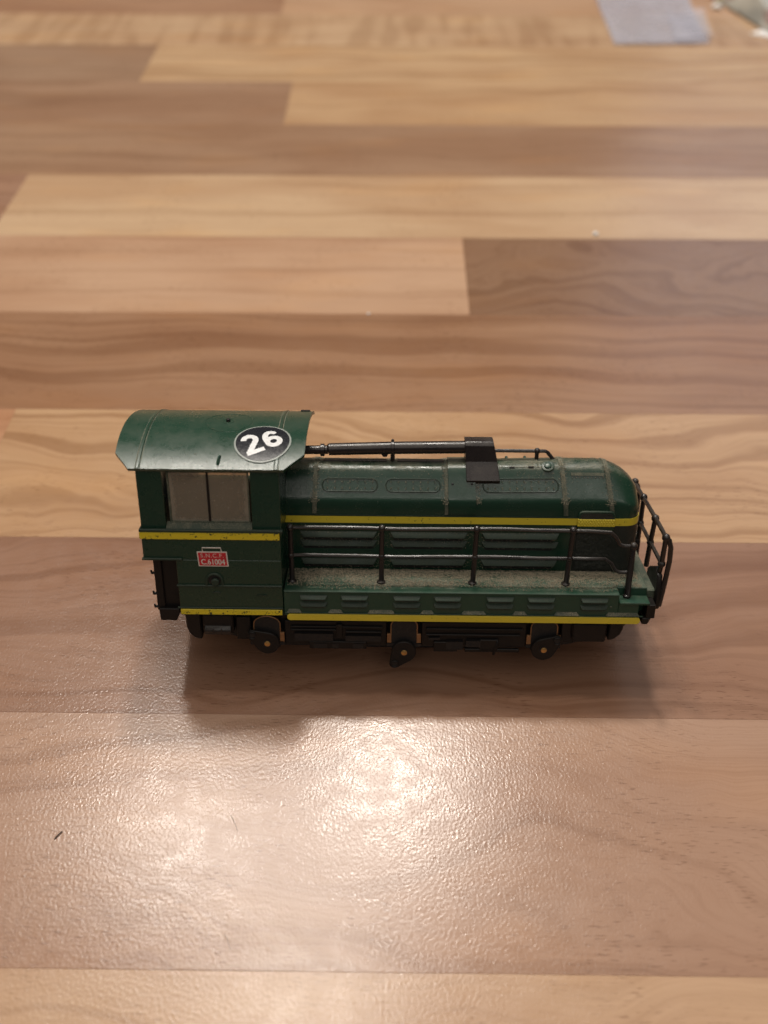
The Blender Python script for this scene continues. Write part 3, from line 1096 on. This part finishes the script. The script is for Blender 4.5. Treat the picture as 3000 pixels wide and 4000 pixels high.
ty = [2.1, 10.35, 20.1, 28.0]
tz = [31.35, 31.4, 31.2, 31.0]
ly = [2.6, 11.5, 20.2, 28.0]
frl.tube([(96, y, z) for y, z in zip(ty, tz)], 0.42, 8)
frl.tube([(96, y, 25.6) for y in ly], 0.40, 8)
frl.tube([(96, 2.1, 31.4), (96.6, 1.95, 30.9), (97.1, 2.0, 29.3), (97.25, 2.1, 26.5), (97.05, 2.3, 22.5), (96.6, 2.1, 19.0), (96.3, 2.0, 17.0)], [0.4, 0.45, 0.48, 0.48, 0.5, 0.55, 0.6], 8)
frl.tube([(96, 28.0, 31.0), (96.6, 28, 30.6), (97.1, 28, 29.0), (97.1, 27.5, 22.5), (96.3, 27, 17.0)], 0.45, 8)
fro = frl.build('front_handrail', BLACK, loco)
for a, b, c in zip(ty, ly, (4.0, 11.9, 20.2, 27.0)):
    pm = MB()
    pm.tube([(96, a, 31.2), (96, b, 25.6), (95.9, c, 20.2)], [0.46, 0.48, 0.5], 10)
    pm.ball((96, a, 31.3), 0.78)
    pm.ball((96, b, 25.6), 0.74)
    pm.build('rail_post', BLACK, fro)

# ---- exhaust pipe, silencer and hood rail
ex = MB()
YP = 14.5
ex.tube([(27.5, YP, 42.95), (33.4, YP, 43.05)], 0.85, 14)
ex.tube([(33.4, YP, 43.1), (33.6, YP, 43.15), (45, YP, 43.55), (59.5, YP, 43.85)], [0.9, 1.16, 1.2, 1.22], 16)
exo = ex.build('exhaust_pipe', PIPE, loco)
col_ = MB()
col_.tube([(31.9, YP, 43.0), (32.0, YP, 43.0), (32.7, YP, 43.0), (32.8, YP, 43.0)], [0.95, 1.2, 1.2, 0.95], 16)
col_.build('pipe_collar', PIPE, exo)
cl = MB()
cl.tube([(45.35, YP, 43.55), (45.45, YP, 43.55), (45.95, YP, 43.56), (46.05, YP, 43.56)], [1.2, 1.45, 1.45, 1.2], 16)
cl.tube([(45.7, YP, 42.4), (45.7, YP, 40.7)], 0.42, 8)
cl.ball((45.7, YP, 45.05), 0.3, 8, 6)
cl.build('pipe_clamp', PIPE, exo)
sp = MB()
sp.prism([(43.4, 42.5), (43.9, 41.8), (44.6, 41.8), (44.9, 42.5)], 'Y', 14.1, 14.9)
sp.box(32.5, 44.6, 14.0, 15.0, 40.6, 41.15)
sp.box(46.6, 55.4, 14.0, 15.0, 40.6, 41.15)
sp.build('pipe_rest', PIPE, exo, bevel=0.1)
mz = MB()
tri = [(10.0, 38.85), (12.25, 41.75), (12.6, 44.9), (13.2, 45.5), (15.8, 45.5), (16.4, 44.9), (16.75, 41.75), (19.0, 38.85), (18.2, 37.6), (16, 40.3), (13, 40.3), (10.8, 37.6)]
n = len(tri)
vs = [(59.35 + (44.0 - z) * 0.05, y, z) for y, z in tri] + [(64.5 + (45.5 - z) * 0.22 * (1 if z > 41.5 else 0.85) + 0.15, y, z) for y, z in tri]
mz.add(vs, [tuple(range(n)), tuple(range(2 * n - 1, n - 1, -1))] + [(i, i + n, (i + 1) % n + n, (i + 1) % n) for i in range(n)])
mz.build('silencer_box', PIPE, loco, bevel=0.18, seg=2)
hr = MB()
hr.tube([(64.5, 15, 43.0), (73.2, 15, 43.0), (74.7, 15, 43.0), (75.2, 15, 42.75), (76.9, 15, 40.7)], 0.36, 8)
hro = hr.build('hood_rail', PIPE, loco)
hp = MB()
hp.ball((73.2, 15, 43.0), 0.62)
hp.tube([(73.2, 15, 42.9), (73.2, 15, 40.7)], 0.4, 8)
hp.build('rail_post', PIPE, hro)

# ---- underframe
uf = MB()
uf.prism([(8.5, 14.8), (93.0, 14.8), (93.0, 13.6), (90.5, 11.4), (86.5, 9.0), (80, 7.2), (70, 6.3), (25, 6.3), (16, 8.0), (9.0, 10.5)], 'Y', 3.4, 25.6)
ufo = uf.build('underframe', VOID, loco)
KX = 0.3335                                  # slope of the worktop seen from the leaning locomotive


def tablez(y):
    return -2.4992 + y * math.tan(TR)


for (ax, az, cxp, czp) in ((21.95, 8.5, 19.15, 10.3), (48.25, 6.85, 46.5, 4.2), (75.05, 7.8, 77.55, 9.8)):
    wl = MB()
    rw = 3.55
    wl.disc((ax, 6.6, 8.0), 'Y', rw, 1.6, 32)
    wl.disc((ax, 22.2, 8.0), 'Y', rw, 1.6, 32)
    wl.tube([(ax, 6.6, 8.0), (ax, 22.2, 8.0)], 0.9, 10)
    wl.build('wheel_pair', VOID, ufo)
    # frame cut-out with a bright liner
    w2 = 2.42
    ar = [(ax + w2 * math.cos(a), 12.2 + 1.75 * math.sin(a)) for a in [math.pi * i / 16 for i in range(17)]]
    outl = [(ax + w2, 7.2)] + ar + [(ax - w2, 7.2)]
    MB().prism(outl, 'Y', 1.25, 3.4).build('horn_gap', VOID, ufo)
    ln = MB()
    ln.tube([(ax + w2 + 0.1, 1.25, 10.4)] + [(ax + (x - ax) * 1.04, 1.25, z + 0.1) for x, z in ar] + [(ax - w2 - 0.1, 1.25, 10.4)], 0.13, 6)
    ln.build('cutout_liner', COPPER, ufo)
    bp_ = MB()
    bp_.box(ax - w2 - 0.85, ax - w2 + 0.02, 1.1, 1.6, 8.5, 10.5)
    bp_.box(ax + w2 - 0.02, ax + w2 + 0.85, 1.1, 1.6, 8.5, 10.5)
    bp_.build('bearing_plate', COPPER, ufo, bevel=0.06)
    MB().box(ax - w2 - 0.9, ax + w2 + 0.9, 1.0, 1.5, 7.8, 8.45).build('keeper_plate', VOID, ufo)
    # outside crank: round hub running into a smaller crank-pin eye
    d = Vector((cxp - ax, czp - az))
    L = d.length
    a0 = math.atan2(d.y, d.x)
    R1, R2 = 2.35, 1.02
    b = math.acos((R1 - R2) / L)
    pl_ = [(ax + R1 * math.cos(a0 + b + (2 * math.pi - 2 * b) * i / 28), az + R1 * math.sin(a0 + b + (2 * math.pi - 2 * b) * i / 28)) for i in range(29)]
    pl_ += [(cxp + R2 * math.cos(a0 - b + 2 * b * i / 12), czp + R2 * math.sin(a0 - b + 2 * b * i / 12)) for i in range(13)]
    ck = MB().prism(pl_, 'Y', 0.35, 1.0).build('crank', FRAME, ufo, bevel=0.1)
    ey = MB()
    ey.tube([(cxp + 0.68 * math.cos(a), 0.3, czp + 0.68 * math.sin(a)) for a in [2 * math.pi * i / 24 for i in range(25)]], 0.17, 6, caps=False)
    ey.build('crank_eye', FRAME, ck)
    MB().disc((cxp, 0.34, czp), 'Y', 0.55, 0.1, 18).build('pin_hole', VOID, ck)
    MB().disc((ax, 0.33, az), 'Y', 0.86, 0.1, 22).build('axle_ring', VOID, ck)
    MB().tube([(ax + 0.05, 0.6, az + 0.03), (ax + 0.05, 0.1, az + 0.03), (ax + 0.05, 0.02, az + 0.03)], [0.56, 0.56, 0.42], 18).build('axle_end', BRASS, ck)
# frame plates between the cut-outs, with openings and relief
def plate(x0, x1, z0, z1, y=1.6):
    return MB().box(x0, x1, y, 3.5, z0, z1).build('frame_plate', FRAME, ufo, bevel=0.12)


plate(25.3, 44.9, 7.6, 12.9)
plate(51.6, 71.7, 7.6, 12.9)
plate(78.4, 81, 8.6, 13.0)
plate(16.0, 18.8, 8.6, 13.6)
MB().box(8.0, 93, 2.4, 3.5, 12.9, 15.0).build('frame_plate', FRAME, ufo)
sh = MB()
for x0, x1, z in ((26.5, 44.2, 11.6), (52.5, 71.0, 11.4), (26.5, 35.5, 10.9), (37.0, 44.0, 10.5), (52.5, 70.6, 10.1)):
    sh.box(x0, x1, 1.2, 1.9, z, z + 0.35)
for x0, x1, z0, z1 in ((35.2, 36.4, 9.4, 12.4), (30.0, 41.0, 7.0, 8.6), (54.0, 58.5, 6.6, 8.8), (60.0, 70.5, 6.6, 7.3), (62.8, 66.4, 6.9, 9.4)):
    sh.box(x0, x1, 1.1, 1.8, z0, z1)
sh.tube([(65.6, 1.2, 6.0), (66.3, 1.2, 9.2)], 0.3, 6)
sh.build('brake_rigging', FRAME, ufo, bevel=0.1)
hl = MB()
for x0, x1, z0, z1 in ((27.2, 34.6, 8.8, 10.4), (37.0, 43.8, 8.8, 10.0), (30.8, 33.4, 7.2, 8.2), (34.4, 35.6, 7.2, 8.2), (38.4, 40.4, 7.2, 8.2), (53.0, 55.2, 9.3, 9.8), (56.4, 59.6, 7.2, 8.9), (60.2, 63.0, 7.8, 9.2)):
    hl.box(x0, x1, 1.0, 1.7, z0, z1)
hl.build('frame_opening', VOID, ufo)
bo = MB()
for x in (31.0, 36.5, 42.0, 56.5, 62.0, 67.5):
    bo.disc((x, 2.2, 14.0), 'Y', 0.75, 0.5, 14)
bo.build('skirt_boss', VOID, ufo)
# boxes and tanks at the ends
tk = MB().prism([(6.4, 14.9), (6.55, 11.6), (7.0, 10.2), (7.9, 9.2), (9.0, 8.9), (9.4, 8.9), (9.4, 14.9)], 'Y', 0.9, 8.0)
tk.build('air_tank', FRAME, ufo, bevel=0.25)
bx = MB()
bx.box(9.7, 15.6, 0.7, 4.0, 10.4, 14.6)
bxo = bx.build('battery_box', FRAME, ufo, bevel=0.25)
sb = MB()
sb.prism([(0.0, 10.6), (0.0, 11.6), (0.9, 12.3), (0.9, 10.2)], 'X', 10.1, 15.2)
sb.build('step', BLACK, bxo, bevel=0.15)
sb = MB()
for x in (11.7, 13.3):
    sb.box(x, x + 0.22, -0.1, 0.8, 10.8, 11.75)
sb.build('step_rib', BLACK, bxo)
tk = MB()
tk.prism([(80.3, 13.4), (80.3, 9.9), (80.8, 9.3), (86.8, 9.3), (87.0, 13.4)], 'Y', 0.8, 6)
tk.prism([(87.3, 13.6), (87.2, 9.6), (88.4, 9.9), (89.5, 10.9), (90.0, 12.2), (90.0, 13.6)], 'Y', 0.9, 6)
tk.build('air_tank', FRAME, ufo, bevel=0.3)
# gear housing under the frame, on which the leaning model rests
gh = MB().prism([(11.0, 7.0), (11.0, tablez(11) + 0.02), (19.0, tablez(19) + 0.02), (19.0, 7.0)], 'X', 30, 66)
gh.build('gear_housing', VOID, ufo)

# ---- loose dust lying on the model
def dust(fn, count, name, size, parent, hair=0.3):
    mb = MB()
    for _ in range(count):
        p, nrm = fn()
        if p is None:
            continue
        u = Vector((random.gauss(0, 1), random.gauss(0, 1), random.gauss(0, 0.25))).normalized()
        v = u.cross(nrm)
        if v.length < 1e-3:
            continue
        v.normalize()
        if random.random() < hair:
            l, ww = random.uniform(0.25, 0.75) * size, 0.022
        else:
            l, ww = random.uniform(0.05, 0.14) * size, random.uniform(0.05, 0.11) * size
        q = p + nrm * random.uniform(0.0, 0.12)
        mb.add([q - u * l, q + v * ww, q + u * l, q - v * ww, q + nrm * ww * 1.3], [(0, 1, 4), (1, 2, 4), (2, 3, 4), (3, 0, 4)])
    return mb.build(name, DUST, parent, kind='stuff')


def walk():
    y = 0.4 + 8.3 * random.random() ** 0.6
    x = random.uniform(26, 93)
    d = noise.noise((x * 0.16, y * 0.5, 0)) * 0.9 + (0.55 if 2.0 < y else -0.1) - (0.25 if 3.9 < y < 5.2 else 0)
    if random.random() > d + 0.25 or (x > 88.2 and y < 2.7):
        return None, None
    return Vector((x, y, 20.47)), Vector((0, 0, 1))


dust(walk, 14000, 'dust', 1.25, deck, 0.34)


def on_hood():
    if random.random() < 0.6:
        x = random.choice((31.0, 56.0, 61.8, 78.6, 87.3)) + random.gauss(0, 0.4)
        s = random.uniform(6, 19)
    else:
        x = random.uniform(26, 90)
        s = random.uniform(8.5, 18)
        if noise.noise((x * 0.1, s * 0.3, 2)) < 0.05 and random.random() < 0.75:
            return None, None
    p = hood_at(x, s, 0.04)
    return p, (hood_at(x, s, 1.0) - p).normalized()


dust(on_hood, 5500, 'dust', 0.8, hood, 0.22)


def on_louvre():
    x = random.uniform(28.3, 77)
    z1, hgt = random.choice(((28.55, 1.35), (26.75, 1.3), (22.65, 1.45)))
    t = random.random()
    return Vector((x, 8.78 - 0.62 * t, z1 - hgt * t + 0.05)), Vector((0, -0.85, 0.5)).normalized()


dust(on_louvre, 1500, 'dust', 0.7, hood, 0.35)


def on_roof():
    x, y = random.uniform(-3, 29), random.uniform(0, 24)
    p = roof_pt(x, y, 0.02)
    return p, (roof_pt(x, y, 1) - p).normalized()


dust(on_roof, 260, 'dust', 0.75, roof, 0.2)

# ------------------------------------------------------------------ things at the far right of the worktop
def free(name, mb, mat, base, label, cat, group=None, **k):
    o = mb.build(name, mat, None, origin=base, **k)
    o.location = Vector(base) * S
    return tag(o, label, cat, group)


sv = MB()


def film(u, v):
    # quadrilateral sheet, gently waved
    a = Vector((104.7, 380.6)).lerp(Vector((150.5, 383.0)), u)
    b = Vector((108.5, 545)).lerp(Vector((163.0, 548)), u)
    p = a.lerp(b, v)
    if u > 0.6 and v < 0.12:
        p.x += (u - 0.6) * 10 * (0.12 - v)
    return Vector((p.x, p.y, 0.9 + 0.25 * noise.noise((u * 4, v * 6, 1)) + 0.7 * abs(noise.noise((u * 2.2, v * 3, 7)))))


g1 = [[film(u / 26, v / 50) for u in range(27)] for v in range(51)]
g2 = [[p - Vector((0, 0, 0.12)) for p in r] for r in g1]
sv.grid(g1)
sv.grid(g2, flip=True)
rt = g1[0] + [r[-1] for r in g1[1:]] + g1[-1][::-1][1:] + [r[0] for r in g1[::-1]][1:-1]
sv.grid([rt, [p - Vector((0, 0, 0.12)) for p in rt]], close=True)
slv = free('plastic_sleeve', sv, SLEEVE, (130, 460, 0), 'flat milky clear plastic sleeve lying on the far staves', 'plastic sleeve')
fl = MB()
fl.grid([[Vector((134 + 20 * u / 10 + 4 * v / 10, 383.5 + 42 * v / 10 + 5 * u / 10, 2.3 + 1.2 * math.sin(u * 0.5) * math.sin(v * 0.4))) for u in range(11)] for v in range(11)])
f2 = fl.build('folded_flap', SLEEVE, slv, origin=(130, 460, 0))

pk = MB()


def crumple(u, v, s):
    a = Vector((186, 391)).lerp(Vector((290, 365)), u)
    b = Vector((168, 462)).lerp(Vector((300, 520)), u)
    p = a.lerp(b, v)
    e = max(0.0, 4 * u * (1 - u) * 4 * v * (1 - v)) ** 0.22
    z = 1.0 + s * 16 * e * (0.55 + 0.45 * noise.noise((u * 3, v * 3, 2))) + (2.6 * noise.noise((u * 8, v * 8, 5)) if s > 0 else 0) * e
    return Vector((p.x + 1.2 * noise.noise((u * 9, v * 9, 8)), p.y, max(0.5, z) if s > 0 else 0.4))


pk.grid([[crumple(u / 24, v / 24, 1) for u in range(25)] for v in range(25)])
pk.grid([[crumple(u / 24, v / 24, 0) for u in range(25)] for v in range(25)], flip=True)
free('crumpled_packet', pk, PACKET, (230, 440, 0), 'crumpled grey green foil packet at the far right edge of the worktop', 'packet')
cd = MB().prism([(174.5, 399.0), (250, 345), (268, 380), (200, 420)], 'Z', 0.05, 0.4)
free('paper_slip', cd, PAPER, (215, 390, 0), 'white paper slip sticking out from under the grey green packet', 'paper slip')
pebble = MB().ball((0, 0, 0), 1.0, 10, 8)


def crumb(x, y, r, label, mat=PAPER, name='crumb', cat='crumb', squash=0.55):
    mb = MB()
    mb.ball((x, y, r * squash * 0.8), 1, 10, 8)
    vs = []
    for v in mb.v:
        d = Vector(v) - Vector((x, y, r * squash * 0.8))
        d *= r * (1 + 0.35 * noise.noise(d * 1.3 + Vector((x, y, 0))))
        vs.append((x + d.x, y + d.y, max(0.02, r * squash * 0.8 + d.z * squash)))
    mb.v = vs
    return free(name, mb, mat, (x, y, 0), label, cat)


crumb(67.8, 190.0, 0.95, 'small white crumb on the seam above the dark swirled stave')
crumb(-7.8, 138.9, 0.45, 'tiny pale crumb on the seam left of the dark swirled stave')
crumb(167.6, 438.8, 2.6, 'white crumb lying between the plastic sleeve and the packet')


def fibre(pts, r, label, mat, name, cat):
    mb = MB().tube([(x, y, z) for x, y, z in pts], r, 6)
    b = pts[0]
    return free(name, mb, mat, (b[0], b[1], 0), label, cat)


fibre([(-58.3, -31.6, 0.12), (-57.9, -31.0, 0.25), (-57.3, -30.1, 0.12)], 0.12, 'short dark fibre on the pinkish stave near the left edge', FIBRE, 'lint_fibre', 'fibre')
fibre([(-28.3, -26.6, 0.1), (-27.6, -27.8, 0.25), (-26.7, -29.6, 0.1)], 0.032, 'fine slanting hair below the locomotive on the bright stave', HAIR, 'hair', 'hair')
fibre([(-26.6, -47.6, 0.1), (-26.1, -48.4, 0.25), (-25.4, -50.0, 0.1)], 0.035, 'short fine hair lowest on the bright stave', HAIR, 'hair', 'hair')
